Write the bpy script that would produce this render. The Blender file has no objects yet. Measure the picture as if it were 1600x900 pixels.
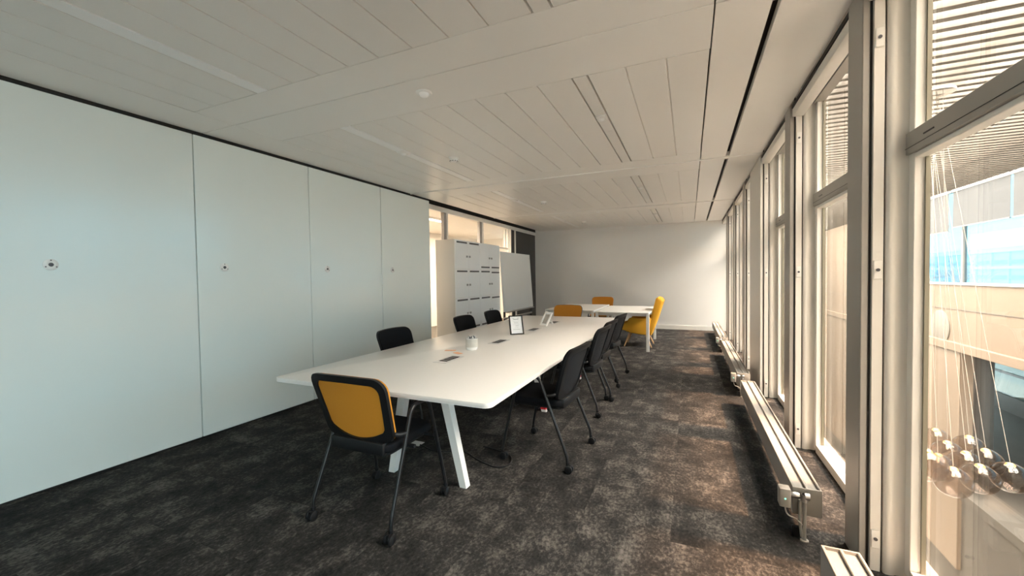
import bpy, bmesh, math, random
from mathutils import Vector, Matrix
random.seed(7)
C = bpy.context.scene.collection
SC = bpy.context.scene

# ------------------------------------------------------------------ camera, light, exposure
H = 1.45
yaw, pit, rol = -0.41165501, -0.02633819, -0.01443846
F = Vector((math.sin(yaw)*math.cos(pit), math.cos(yaw)*math.cos(pit), math.sin(pit)))
r0 = Vector((math.cos(yaw), -math.sin(yaw), 0)); u0 = r0.cross(F)
R = r0*math.cos(rol) + u0*math.sin(rol); U = R.cross(F)
cam = bpy.data.cameras.new('camera'); cam.sensor_width = 36; cam.lens = 635.2/1600*36; cam.clip_start = .05; cam.clip_end = 300
co = bpy.data.objects.new('camera', cam); C.objects.link(co)
co.matrix_world = Matrix(((R.x, U.x, -F.x, 0), (R.y, U.y, -F.y, 0), (R.z, U.z, -F.z, H), (0, 0, 0, 1)))
SC.camera = co
SC.view_settings.view_transform = 'Standard'; SC.view_settings.look = 'None'
SC.view_settings.gamma = 1; SC.view_settings.use_curve_mapping = False
SC.view_settings.exposure = 1.27
SC.cycles.use_denoising = True
SC.cycles.max_bounces = 14; SC.cycles.diffuse_bounces = 8; SC.cycles.glossy_bounces = 5
SC.cycles.transparent_max_bounces = 24; SC.cycles.sample_clamp_indirect = 8
SC.cycles.caustics_reflective = False; SC.cycles.caustics_refractive = False

w = bpy.data.worlds.new('sky'); SC.world = w; w.use_nodes = True
bg = w.node_tree.nodes['Background']; bg.inputs['Color'].default_value = (.74, .95, 1.0, 1); bg.inputs['Strength'].default_value = 3.4

sun = bpy.data.lights.new('sun', 'SUN'); sun.energy = 8.5; sun.color = (1, .52, .24); sun.angle = math.radians(3)
so = bpy.data.objects.new('sun', sun); C.objects.link(so)
so.rotation_euler = (0, math.radians(90-54), 0)          # light travels down along -X at 54 degrees
def area(name, loc, rot, sx, sy, energy, col):
    l = bpy.data.lights.new(name, 'AREA'); l.shape = 'RECTANGLE'; l.size = sx; l.size_y = sy; l.energy = energy; l.color = col
    o = bpy.data.objects.new(name, l); C.objects.link(o); o.location = loc; o.rotation_euler = rot; return o
# luminous skylight above the atrium slats; light of the room behind the partition and of the floor below
area('skylight', (3.4, 12.3, 4.9), (0, 0, 0), 3.6, 23, 9800, (1, .90, .77))
area('corridor_light', (-5.6, 8.5, 2.75), (0, 0, 0), .6, 5, 190, (1, .82, .62))
area('lower_floor_light', (8.5, 11.5, -.9), (0, 0, 0), 2, 6, 60, (1, .92, .85))

# ------------------------------------------------------------------ materials
def mat(name, col, rough=.5, metal=0, spec=.5, noise=None, bump=None, emit=None, strength=1):
    m = bpy.data.materials.new(name); m.use_nodes = True
    nt = m.node_tree; b = nt.nodes['Principled BSDF']
    b.inputs['Base Color'].default_value = (*col, 1); b.inputs['Roughness'].default_value = rough
    b.inputs['Metallic'].default_value = metal; b.inputs['Specular IOR Level'].default_value = spec
    if emit:
        b.inputs['Emission Color'].default_value = (*emit, 1); b.inputs['Emission Strength'].default_value = strength
    if noise or bump:
        geo = nt.nodes.new('ShaderNodeNewGeometry')
        n = nt.nodes.new('ShaderNodeTexNoise'); sc = (noise or bump)[0]
        n.inputs['Scale'].default_value = sc; n.inputs['Detail'].default_value = 4
        nt.links.new(geo.outputs['Position'], n.inputs['Vector'])
        if noise:
            mx = nt.nodes.new('ShaderNodeMixRGB')
            mx.inputs['Color1'].default_value = (*[c*(1-noise[1]) for c in col], 1)
            mx.inputs['Color2'].default_value = (*[min(1, c*(1+noise[1])) for c in col], 1)
            nt.links.new(n.outputs['Fac'], mx.inputs['Fac']); nt.links.new(mx.outputs['Color'], b.inputs['Base Color'])
        if bump:
            bp = nt.nodes.new('ShaderNodeBump'); bp.inputs['Strength'].default_value = bump[1]; bp.inputs['Distance'].default_value = .002
            nt.links.new(n.outputs['Fac'], bp.inputs['Height']); nt.links.new(bp.outputs['Normal'], b.inputs['Normal'])
    return m
def glass(name, tint, rough=0.0, gloss=1.45):
    m = bpy.data.materials.new(name); m.use_nodes = True; nt = m.node_tree; nt.nodes.clear()
    o = nt.nodes.new('ShaderNodeOutputMaterial'); mx = nt.nodes.new('ShaderNodeMixShader')
    t = nt.nodes.new('ShaderNodeBsdfTransparent'); g = nt.nodes.new('ShaderNodeBsdfGlossy')
    t.inputs['Color'].default_value = (*tint, 1); g.inputs['Roughness'].default_value = rough
    geo = nt.nodes.new('ShaderNodeNewGeometry'); dp = nt.nodes.new('ShaderNodeVectorMath'); dp.operation = 'DOT_PRODUCT'
    nt.links.new(geo.outputs['Incoming'], dp.inputs[0]); nt.links.new(geo.outputs['Normal'], dp.inputs[1])
    def mth(op, a, b):
        n = nt.nodes.new('ShaderNodeMath'); n.operation = op
        for i, v in enumerate((a, b)):
            if v is None: continue
            if isinstance(v, (int, float)): n.inputs[i].default_value = v
            else: nt.links.new(v, n.inputs[i])
        return n.outputs[0]
    f0 = ((gloss-1)/(gloss+1))**2       # Schlick reflectance, the same from both sides of the sheet
    k = mth('POWER', mth('SUBTRACT', 1.0, mth('ABSOLUTE', dp.outputs['Value'], None)), 5.0)
    fac = mth('ADD', mth('MULTIPLY', k, 1-f0), f0)
    nt.links.new(fac, mx.inputs['Fac']); nt.links.new(t.outputs[0], mx.inputs[1]); nt.links.new(g.outputs[0], mx.inputs[2])
    nt.links.new(mx.outputs[0], o.inputs['Surface']); return m
M = {
 'panel': mat('wall_panel_lacquer', (.80, .86, .84), .22, spec=1.0, noise=(1.2, .02)),
 'paint': mat('white_wall_paint', (.84, .83, .81), .55, noise=(3, .02)),
 'ceil': mat('ceiling_metal_paint', (.84, .82, .79), .34, spec=.5, noise=(220, .03)),
 'ceilplain': mat('ceiling_plain_paint', (.86, .84, .81), .34, spec=.5),
 'lens': mat('light_lens', (.95, .95, .95), .42),  # left light strips paler than the right; reflected window light is in this colour
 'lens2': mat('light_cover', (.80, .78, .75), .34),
 'well': mat('socket_black', (.006, .006, .006), .9, spec=.1),
 'dark': mat('dark_recess', (.012, .012, .012), .6),
 'black': mat('black_gasket', (.01, .01, .01), .5),
 'frame': mat('window_frame_paint', (.74, .71, .66), .38, noise=(9, .03)),
 'frame_dark': mat('window_post_paint', (.36, .34, .31), .4, noise=(9, .03)),  # frame paint darkened; the shade on the posts' room faces is in its colour
 'sash': mat('sash_white', (.82, .80, .76), .35),
 'gasket': mat('olive_gasket', (.25, .23, .17), .6),
 'glass': glass('clear_glass', (.97, .96, .95)),
 'blueglass': glass('blue_solar_glass', (.44, .60, .67)),
 'greenglass': glass('green_tinted_glass', (.36, .41, .39)),
 'glass2': glass('partition_glass', (.93, .93, .93)),
 'white_metal': mat('white_powder_coat', (.88, .87, .85), .35),
 'table': mat('table_laminate', (.80, .77, .74), .30, noise=(60, .015)),
 'blackfab': mat('black_fabric', (.0045, .005, .007), .9, spec=.2, bump=(900, .6)),
 'blackmesh': mat('black_back_mesh', (.009, .010, .013), .7, spec=.3, bump=(700, .8)),
 'blackplast': mat('black_plastic', (.007, .0075, .009), .5, spec=.35),
 'blacksteel': mat('black_steel_tube', (.010, .0105, .012), .35, spec=.4),
 'orange': mat('orange_fabric', (.60, .235, .015), .75, bump=(800, .6), noise=(500, .12)),
 'yellow': mat('mustard_wool', (.80, .40, .025), .8, bump=(300, .6), noise=(220, .10)),
 'wood': mat('beech_wood', (.55, .33, .17), .5, noise=(14, .2)),
 'locker': mat('locker_white', (.90, .91, .92), .4),
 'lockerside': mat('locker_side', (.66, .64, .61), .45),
 'grey': mat('dark_grey_plastic', (.08, .08, .09), .45),
 'midgrey': mat('mid_grey_metal', (.38, .37, .36), .4, metal=.4),
 'board': mat('whiteboard_enamel', (.80, .81, .80), .22),
 'blackpanel': mat('black_panel', (.02, .021, .022), .3),
 'chrome': mat('brushed_steel', (.6, .6, .6), .3, metal=1),
 'rad': mat('radiator_enamel', (.30, .28, .25), .4),
 'radin': mat('radiator_grille', (.26, .25, .235), .5, noise=(300, .2)),
 'radside': mat('radiator_front', (.42, .41, .40), .5),
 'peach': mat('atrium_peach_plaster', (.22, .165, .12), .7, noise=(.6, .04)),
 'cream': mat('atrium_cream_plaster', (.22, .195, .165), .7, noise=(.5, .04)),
 'stone': mat('pale_stone_floor', (.88, .82, .74), .6, noise=(.5, .03)),
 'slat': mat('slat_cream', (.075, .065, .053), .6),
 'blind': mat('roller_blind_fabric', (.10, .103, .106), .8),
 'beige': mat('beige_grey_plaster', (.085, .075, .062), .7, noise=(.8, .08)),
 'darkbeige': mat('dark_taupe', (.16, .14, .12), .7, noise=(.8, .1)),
 'colgrey': mat('column_grey', (.15, .145, .135), .6),
 'globe': glass('smoked_globe_glass', (.74, .67, .62), 0, 1.5),
 'cap': mat('lit_gold_cap', (.9, .6, .2), .3, metal=.6, emit=(1, .62, .2), strength=.35),
 'bulb': mat('lit_bulb', (1, .9, .8), .3, emit=(1, .72, .42), strength=.8),
 'cable': mat('pale_cable', (.30, .28, .25), .5),
 'facade': mat('pale_blue_facade', (.62, .80, .88), .5),
 'facadedark': mat('blue_window_band', (.25, .48, .62), .2),
 'branch': mat('pale_branch', (.55, .50, .50), .8),
 'ground': mat('pale_paving', (.22, .22, .21), .8),
 'ledlamp': mat('lit_strip_lamp', (1, 1, 1), .4, emit=(1, .95, .88), strength=4),
 'red': mat('red_tape', (.65, .03, .04), .5),
 'paper': mat('white_paper', (.86, .88, .90), .6),
 'ink': mat('grey_print', (.35, .37, .40), .6),
 'photo': mat('grey_photo_print', (.30, .30, .29), .4, noise=(120, .9)),
 'orangeslip': mat('orange_slip', (.85, .42, .22), .5),
 'label': mat('jar_label', (.60, .57, .52), .6, noise=(40, .12)),
 'jarwhite': mat('white_jar', (.85, .84, .82), .25),
 'led': mat('green_led', (.1, .9, .4), .4, emit=(.2, 1, .6), strength=1.5),
 'tray': mat('silver_plate', (.62, .62, .62), .35, metal=.3),
}
def carpet():
    m = bpy.data.materials.new('mottled_carpet'); m.use_nodes = True; nt = m.node_tree; b = nt.nodes['Principled BSDF']
    L = nt.links.new; N = nt.nodes.new
    geo = N('ShaderNodeNewGeometry'); oi = N('ShaderNodeObjectInfo')
    mp = N('ShaderNodeVectorMath'); mp.operation = 'ADD'
    ofs = N('ShaderNodeVectorMath'); ofs.operation = 'SCALE'; ofs.inputs['Scale'].default_value = 37
    cmb = N('ShaderNodeCombineXYZ'); L(oi.outputs['Random'], cmb.inputs['X']); L(oi.outputs['Random'], cmb.inputs['Y'])
    L(cmb.outputs[0], ofs.inputs[0]); L(geo.outputs['Position'], mp.inputs[0]); L(ofs.outputs[0], mp.inputs[1])
    st = N('ShaderNodeVectorMath'); st.operation = 'MULTIPLY'; st.inputs[1].default_value = (1.5, 1.0, 1); L(mp.outputs[0], st.inputs[0])
    n1 = N('ShaderNodeTexNoise'); n1.inputs['Scale'].default_value = 3.6; n1.inputs['Detail'].default_value = 9; n1.inputs['Roughness'].default_value = .68
    n2 = N('ShaderNodeTexNoise'); n2.inputs['Scale'].default_value = 38; n2.inputs['Detail'].default_value = 6; n2.inputs['Roughness'].default_value = .7
    L(st.outputs[0], n1.inputs['Vector']); L(st.outputs[0], n2.inputs['Vector'])
    mm = N('ShaderNodeMath'); mm.operation = 'MULTIPLY_ADD'; mm.inputs[1].default_value = .85; L(n2.outputs['Fac'], mm.inputs[0]); L(n1.outputs['Fac'], mm.inputs[2])
    ad = N('ShaderNodeMath'); ad.operation = 'MULTIPLY_ADD'; ad.inputs[1].default_value = .07; L(oi.outputs['Random'], ad.inputs[0]); L(mm.outputs[0], ad.inputs[2])
    cr = N('ShaderNodeValToRGB'); e = cr.color_ramp.elements
    e[0].position = .05; e[0].color = (.009, .009, .0095, 1); e[1].position = .95; e[1].color = (.125, .114, .104, 1)
    k = cr.color_ramp.elements.new(.48); k.color = (.029, .0275, .0265, 1)
    mr = N('ShaderNodeMapRange'); mr.inputs['From Min'].default_value = .74; mr.inputs['From Max'].default_value = 1.24; L(ad.outputs[0], mr.inputs['Value']); L(mr.outputs['Result'], cr.inputs['Fac']); L(cr.outputs['Color'], b.inputs['Base Color'])
    b.inputs['Roughness'].default_value = .95; b.inputs['Specular IOR Level'].default_value = .15
    n3 = N('ShaderNodeTexNoise'); n3.inputs['Scale'].default_value = 260; L(geo.outputs['Position'], n3.inputs['Vector'])
    bp = N('ShaderNodeBump'); bp.inputs['Strength'].default_value = .7; bp.inputs['Distance'].default_value = .004
    L(n3.outputs['Fac'], bp.inputs['Height']); L(bp.outputs['Normal'], b.inputs['Normal'])
    return m
M['carpet'] = carpet()

# ------------------------------------------------------------------ mesh helpers
class MB:
    def __init__(s): s.v = []; s.f = []; s.sm = []
    def add(s, v, f, smooth=False):
        n = len(s.v); s.v += [tuple(p) for p in v]; s.f += [tuple(i+n for i in q) for q in f]; s.sm += [smooth]*len(f); return s
    def box(s, x0, x1, y0, y1, z0, z1):
        return s.add([(x0,y0,z0),(x1,y0,z0),(x1,y1,z0),(x0,y1,z0),(x0,y0,z1),(x1,y0,z1),(x1,y1,z1),(x0,y1,z1)],
                     [(3,2,1,0),(4,5,6,7),(0,1,5,4),(1,2,6,5),(2,3,7,6),(3,0,4,7)])
    def bm(s, b, smooth=False):
        b.verts.index_update(); s.add([v.co for v in b.verts], [[v.index for v in f.verts] for f in b.faces], smooth); b.free(); return s
    def rbox(s, x0, x1, y0, y1, z0, z1, r=.01, seg=3, smooth=True):
        b = bmesh.new(); bmesh.ops.create_cube(b, size=1)
        for v in b.verts: v.co = Vector(((x0+x1)/2+v.co.x*(x1-x0), (y0+y1)/2+v.co.y*(y1-y0), (z0+z1)/2+v.co.z*(z1-z0)))
        bmesh.ops.bevel(b, geom=b.edges[:], offset=r, segments=seg, affect='EDGES', profile=.5)
        return s.bm(b, smooth)
    def prism(s, pts, axis, a0, a1, r=0, seg=3, smooth=False):
        """outline of 2D points pushed along an axis; axis x takes (y,z), y takes (x,z), z takes (x,y)"""
        def P(p, a): return {'x': (a, p[0], p[1]), 'y': (p[0], a, p[1]), 'z': (p[0], p[1], a)}[axis]
        b = bmesh.new(); n = len(pts)
        A = [b.verts.new(P(p, a0)) for p in pts]; B = [b.verts.new(P(p, a1)) for p in pts]
        fa = b.faces.new(A); fb = b.faces.new(B)
        for i in range(n): b.faces.new((A[i], A[(i+1) % n], B[(i+1) % n], B[i]))
        bmesh.ops.recalc_face_normals(b, faces=b.faces[:])
        if r:
            es = [e for e in b.edges if any(f in (fa, fb) for f in e.link_faces)]
            bmesh.ops.bevel(b, geom=es, offset=r, segments=seg, affect='EDGES', profile=.5)
        return s.bm(b, smooth)
    def tube(s, pts, r, n=10, cap=True):
        pts = [Vector(p) for p in pts]; rs = r if isinstance(r, (list, tuple)) else [r]*len(pts)
        t = (pts[1]-pts[0]).normalized(); a = t.orthogonal().normalized(); V = []; Fc = []
        for i, p in enumerate(pts):
            d = ((pts[min(i+1, len(pts)-1)]-p).normalized() + (p-pts[max(i-1, 0)]).normalized()).normalized()
            a = (a - d*a.dot(d)).normalized(); b = d.cross(a)
            for k in range(n):
                th = 2*math.pi*k/n; V.append(p + (a*math.cos(th)+b*math.sin(th))*rs[i])
        for i in range(len(pts)-1):
            for k in range(n): Fc.append((i*n+k, i*n+(k+1) % n, (i+1)*n+(k+1) % n, (i+1)*n+k))
        s.add(V, Fc, True)
        if cap: s.add(V[:n], [tuple(range(n-1, -1, -1))]); s.add(V[-n:], [tuple(range(n))])
        return s
    def lathe(s, prof, c=(0,0,0), n=24, axis='z', smooth=True):
        V = []; Fc = []
        for (r, h) in prof:
            for k in range(n):
                t = 2*math.pi*k/n; a, b = r*math.cos(t), r*math.sin(t)
                V.append({'z': (c[0]+a, c[1]+b, c[2]+h), 'x': (c[0]+h, c[1]+a, c[2]+b), 'y': (c[0]+b, c[1]+h, c[2]+a)}[axis])
        for i in range(len(prof)-1):
            for k in range(n): Fc.append((i*n+k, i*n+(k+1) % n, (i+1)*n+(k+1) % n, (i+1)*n+k))
        return s.add(V, Fc, smooth)
    def disc(s, r, c, n=24, axis='z', t=.01): return s.lathe([(0.0001, 0), (r, 0), (r, t), (0.0001, t)], c, n, axis, False)
    def mesh(s, name, m):
        me = bpy.data.meshes.new(name); me.from_pydata(s.v, [], s.f); me.polygons.foreach_set('use_smooth', s.sm)
        me.materials.append(m); me.update()
        b = bmesh.new(); b.from_mesh(me); bmesh.ops.remove_doubles(b, verts=b.verts[:], dist=1e-6)
        if not any(s.sm) or True: bmesh.ops.recalc_face_normals(b, faces=b.faces[:])
        b.to_mesh(me); b.free()
        try: me.set_sharp_from_angle(angle=math.radians(40))
        except Exception: pass
        return me
    def build(s, name, m, parent=None, loc=None):
        o = bpy.data.objects.new(name, s.mesh(name, m)); C.objects.link(o)
        if parent: o.parent = parent
        if loc: o.location = loc
        return o
def tag(o, label, cat, group=None, kind=None):
    o['label'] = label; o['category'] = cat
    if group: o['group'] = group
    if kind: o['kind'] = kind
    return o
def thing(name, label, cat, loc=(0,0,0), rz=0, group=None):
    o = bpy.data.objects.new(name, None); o.empty_display_size = .1; C.objects.link(o)
    o.location = loc; o.rotation_euler = (0, 0, rz); return tag(o, label, cat, group)
def struct(o): o['kind'] = 'structure'; return o
def sroot(name, loc=(0,0,0)):
    o = bpy.data.objects.new(name, None); C.objects.link(o); o.location = loc; return struct(o)
KIDS = {}
def link_copy(o, parent):
    c = o.copy(); C.objects.link(c); c.parent = parent; return c
def copy_tree(o, parent=None):
    c = link_copy(o, parent)
    for ch in [x for x in bpy.data.objects if x.parent == o]: copy_tree(ch, c)
    return c
def arc(c, r, a0, a1, n): return [(c[0]+r*math.cos(math.radians(a0+(a1-a0)*i/n)), c[1]+r*math.sin(math.radians(a0+(a1-a0)*i/n))) for i in range(n+1)]
def rrect(x0, x1, y0, y1, r, n=6):
    return arc((x1-r, y0+r), r, -90, 0, n)+arc((x1-r, y1-r), r, 0, 90, n)+arc((x0+r, y1-r), r, 90, 180, n)+arc((x0+r, y0+r), r, 180, 270, n)
def bend(pts, r, n=5):
    """rounds the inner corners of a 3D polyline"""
    P = [Vector(p) for p in pts]; out = [P[0]]
    for i in range(1, len(P)-1):
        a = (P[i-1]-P[i]); b = (P[i+1]-P[i]); d = min(r, a.length*.45, b.length*.45)
        A = P[i]+a.normalized()*d; B = P[i]+b.normalized()*d
        for k in range(n+1):
            t = k/n; out.append(A*(1-t)**2 + P[i]*2*t*(1-t) + B*t*t)
    out.append(P[-1]); return out

# ------------------------------------------------------------------ room numbers
XL, XP, XR = -4.13, -4.30, .76       # movable wall face, glazed partition, room face of the facade posts
YB, YF, ZC = -5.2, 11.63, 2.82
XS, XG = .93, .985                   # sash face, glass
PITCH = 1.53; POSTS = [2.47+PITCH*k for k in range(-5, 6)]

# floor: screed and single carpet tiles
fl = struct(MB().box(XP-.1, 1.06, YB-.1, YF+.1, -.25, -.012).build('floor', M['darkbeige']))
tile = MB().box(.0003, .4997, .0003, .4997, -.012, 0).mesh('carpet_tile', M['carpet'])
xs = [-.10+.5*i for i in range(-9, 3)]
y = 2.33 - 15*.5
nt_ = 0
while y < YF:
    for x in xs:
        if x >= .93: continue
        o = bpy.data.objects.new('carpet_tile', tile); C.objects.link(o); o.parent = fl
        sx = min(1, (.955-x)/.5); sy = min(1, (YF-y)/.5); x0 = x
        if x < XP: sx = (x+.5-XP)/.5; x0 = XP
        o.location = (x0, y, 0); o.scale = (sx, sy, 1); nt_ += 1
    y += .5

# far wall, back wall, baseboards
struct(MB().box(XP-.1, 1.06, YF, YF+.15, 0, 3.0).build('wall_far', M['paint']))
struct(MB().box(XP-.1, 1.06, YB-.15, YB, 0, 3.0).build('wall_back', M['paint']))
struct(MB().box(XP+.02, XR, YF-.012, YF, 0, .11).box(XP+.02, XR, YF-.008, YF, .11, .115).build('baseboard_far', M['sash']))

# movable wall on the left
wl = struct(MB().box(XP-.1, XL-.085, YB, 5.915, 0, 3.0).box(XL-.085, XL-.006, YB, 5.915, ZC-.028, ZC+.05).box(XL-.085, XL-.02, YB, 5.915, 0, .016).build('wall_left', M['dark']))
seams = [-5.19, -3.85, -2.63, -1.407, -.185, 1.04, 2.263, 3.485, 4.708, 5.925]
for a, b in zip(seams, seams[1:]):
    p = MB().rbox(XL-.08, XL, a+.004, b-.004, .016, ZC-.028, .003, 1, False).build('wall_panel', M['panel'], wl)
    if a < 1: continue
    hy = {1.04: 1.331, 2.263: 2.50, 3.485: 3.72, 4.708: 4.932}[a]
    h = MB().lathe([(.0001, .009), (.013, .009), (.016, .010), (.036, .008), (.040, .004), (.040, 0)], (XL, hy, 1.586), 28, 'x')
    ho = h.build('lock_plate', M['jarwhite'], p)
    m = MB().lathe([(.0001, .014), (.012, .014), (.014, .009)], (XL, hy, 1.586), 16, 'x')
    for k in range(3):
        t = math.radians(90+120*k); m.disc(.0045, (XL+.0085, hy+.031*math.cos(t), 1.586+.031*math.sin(t)), 8, 'x', .002)
    m.build('lock_core', M['grey'], p)

# ------------------------------------------------------------------ ceiling
ce = struct(MB().box(XP-.1, XR+.02, YB, YF, 2.90, 3.0).build('ceiling', M['dark']))
ZT = ZC+.03
def cp(name, x0, x1, y0, y1, m='ceilplain', z=ZC):
    return MB().rbox(x0, x1, y0, y1, z, ZT+.02, .002, 1, False).build(name, M[m], ce)
J = [2.34-3.06*3, 2.34-3.06*2, 2.34-3.06, 2.34, 5.40, 8.46, 11.52]
pe = [-3.655, -3.40, -3.148, -2.897]; pm = [-2.775, -2.520, -2.265, -2.012, -1.76, -1.507, -1.254, -1.0, -.745]; pr = [-.634, -.384, -.132, .12]
for j0, j1 in zip(J, J[1:]):
    ya, yb = max(j0, YB), min(j1, YF)
    if j1 < YB: continue
    cp('border_panel', -4.125, -3.664, ya+.003, yb-.003)
    cp('border_panel', .127, .388, ya+.003, yb-.003)
    cp('border_panel', .426, XR, ya+.003, yb-.003)
    if j0+.1 > YB: cp('slot_stop', .388, .426, ya+.003, j0+.1)
    cp('slot_stop', .388, .426, j1-.05, yb-.003)
    z0, z1 = j0+.45, j1-.32
    if z0 > YB: cp('band_panel', -3.658, .119, ya+.003, z0-.004)
    cp('band_panel', -3.658, .119, z1+.004, yb-.003)
    z0 = max(z0, YB)
    for L_ in (pe, pm, pr):
        for a, b in zip(L_, L_[1:]): cp('ceiling_panel', a+.004, b-.004, z0, z1, 'ceil')
        for a in L_[1:-1]: MB().box(a-.0042, a+.0042, z0, z1, ZC+.012, ZC+.016).build('grid_runner', M['sash'], ce)  # white strips added to imitate the lit panel edges in the seams
    for a, b in ((-2.897, -2.775), (-.745, -.634)):
        zm = (z0+z1)/2
        for q0, q1 in ((z0, zm-.002), (zm+.002, z1)):
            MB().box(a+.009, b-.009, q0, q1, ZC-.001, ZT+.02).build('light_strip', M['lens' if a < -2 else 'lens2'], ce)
    if j0 > 3: MB().rbox(-4.12, XR, j0-.014, j0+.014, ZC-.012, ZC+.02, .004, 2).build('joint_trim', M['white_metal'], ce)
MB().box(-4.12, XR, 11.516, YF, ZC, ZT+.02).build('border_panel', M['ceilplain'], ce)

def smoke(x, y, label, detail):
    t = thing('smoke_detector', label, 'detector', (x, y, ZC), 0)
    MB().lathe([(.0001, -.012), (.056, -.012), (.058, -.008), (.058, 0)], n=28).build('base', M['white_metal'], t)
    MB().lathe([(.0001, -.052), (.030, -.052), (.044, -.046), (.047, -.036), (.047, -.012)], n=28).build('sensor_head', M['white_metal'], t)
    if detail:
        m = MB()
        for k in range(10):
            a = 2*math.pi*k/10; m.rbox(.041*math.cos(a)-.006, .041*math.cos(a)+.006, .041*math.sin(a)-.006, .041*math.sin(a)+.006, -.047, -.040, .001, 1)
        m.build('smoke_vent', M['grey'], t)
    return t
def dome(x, y, label):
    t = thing('ceiling_sensor', label, 'sensor', (x, y, ZC), 0)
    MB().lathe([(.0001, -.008), (.055, -.008), (.060, -.003), (.060, 0)], n=28).build('base', M['white_metal'], t)
    MB().lathe([(.0001, -.034), (.015, -.033), (.030, -.025), (.036, -.012), (.037, -.008)], n=28).build('lens', M['lens'], t)
def eye(x, y, label):
    t = thing('light_sensor', label, 'sensor', (x, y, ZC+.006), 0)
    MB().rbox(-.043, .043, -.062, .062, -.024, 0, .006, 2).build('housing', M['white_metal'], t)
    MB().lathe([(.0001, -.040), (.014, -.038), (.026, -.030), (.030, -.024)], n=20).build('lens', M['lens'], t)
dome(-1.79, 2.53, 'white dome sensor on the plain ceiling band nearest the camera')
dome(-1.77, 8.65, 'small white dome sensor on the ceiling band nearest the far wall')
smoke(-2.45, 4.01, 'white round smoke detector with dark vents, nearest of the three', True)
smoke(-2.43, 7.06, 'white round smoke detector, middle of the three in a row', True)
smoke(-2.42, 10.08, 'white round smoke detector closest to the far wall', True)
eye(-2.836, 3.61, 'white light sensor in the left light strip nearest the camera')
eye(-2.836, 6.67, 'white light sensor in the left light strip, above the lockers')
eye(-2.836, 9.75, 'white light sensor in the left light strip nearest the far wall')
eye(-.69, 3.57, 'white light sensor in the right light strip, nearest and largest')
eye(-.69, 6.62, 'white light sensor in the right light strip beyond the ceiling joint')
eye(-.69, 9.66, 'white light sensor in the right light strip nearest the far wall')

# ------------------------------------------------------------------ facade on the right
scr = MB().rbox(0, .004, -.02, .02, -.045, .045, .003, 1).mesh('lock_plate', M['sash'])
scr2 = MB().disc(.008, (-.002, 0, 0), 10, 'x', .004).mesh('screw', M['grey'])
for k, yp in enumerate(POSTS):
    wide = abs(yp-5.53) < .05
    ye = 6.42 if wide else yp+.215
    # the post: room face, black gap, lock flat, groove, moulded jamb
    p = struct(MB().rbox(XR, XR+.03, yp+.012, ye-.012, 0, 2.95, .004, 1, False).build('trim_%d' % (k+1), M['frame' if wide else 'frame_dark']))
    MB().box(XR+.028, 1.0, yp+.016, ye-.016, 0, 2.95).build('post_core', M['black'], p)
    for s, yy in ((-1, yp), (1, ye)):
        a = lambda d0, d1: sorted((yy-s*d0, yy-s*d1))
        y0, y1 = a(.002, .022)
        y0, y1 = sorted((yy+s*.0, yy-s*.03))
        MB().rbox(XR+.040, XR+.082, y0, y1, 0, 2.95, .002, 1, False).build('lock_strip', M['frame'], p)
        pts = [(XR+.090, yy-s*.03), (XR+.090, yy), (XR+.098, yy+s*.008), (XR+.112, yy+s*.010), (XR+.128, yy+s*.006), (XR+.135, yy+s*.001), (XR+.150, yy-s*.001), (XR+.178, yy+s*.004), (XR+.178, yy-s*.03)]
        MB().prism(pts, 'z', 0, 2.95).build('jamb_moulding', M['frame'], p)
        if s < 0:
            for z in (.16, 1.46, 2.55):
                o = bpy.data.objects.new('lock_plate', scr); C.objects.link(o); o.parent = p
                o.location = (XR+.061, yy-.004, z); o.rotation_euler = (0, 0, math.pi/2); o.scale = (1, .8, 1)
                q = bpy.data.objects.new('screw', scr2); C.objects.link(q); q.parent = p
                q.location = (XR+.061, yy-.006, z); q.rotation_euler = (0, 0, math.pi/2)
bays = []
edges = [YB]
for yp in POSTS:
    pass
prev = None
for k, yp in enumerate(POSTS + [YF]):
    ye = 6.42 if abs(yp-5.53) < .05 else yp+.215
    if prev is not None: bays.append((prev, yp))
    prev = ye
bays = [b for b in bays if b[1] > YB+.3]
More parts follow.
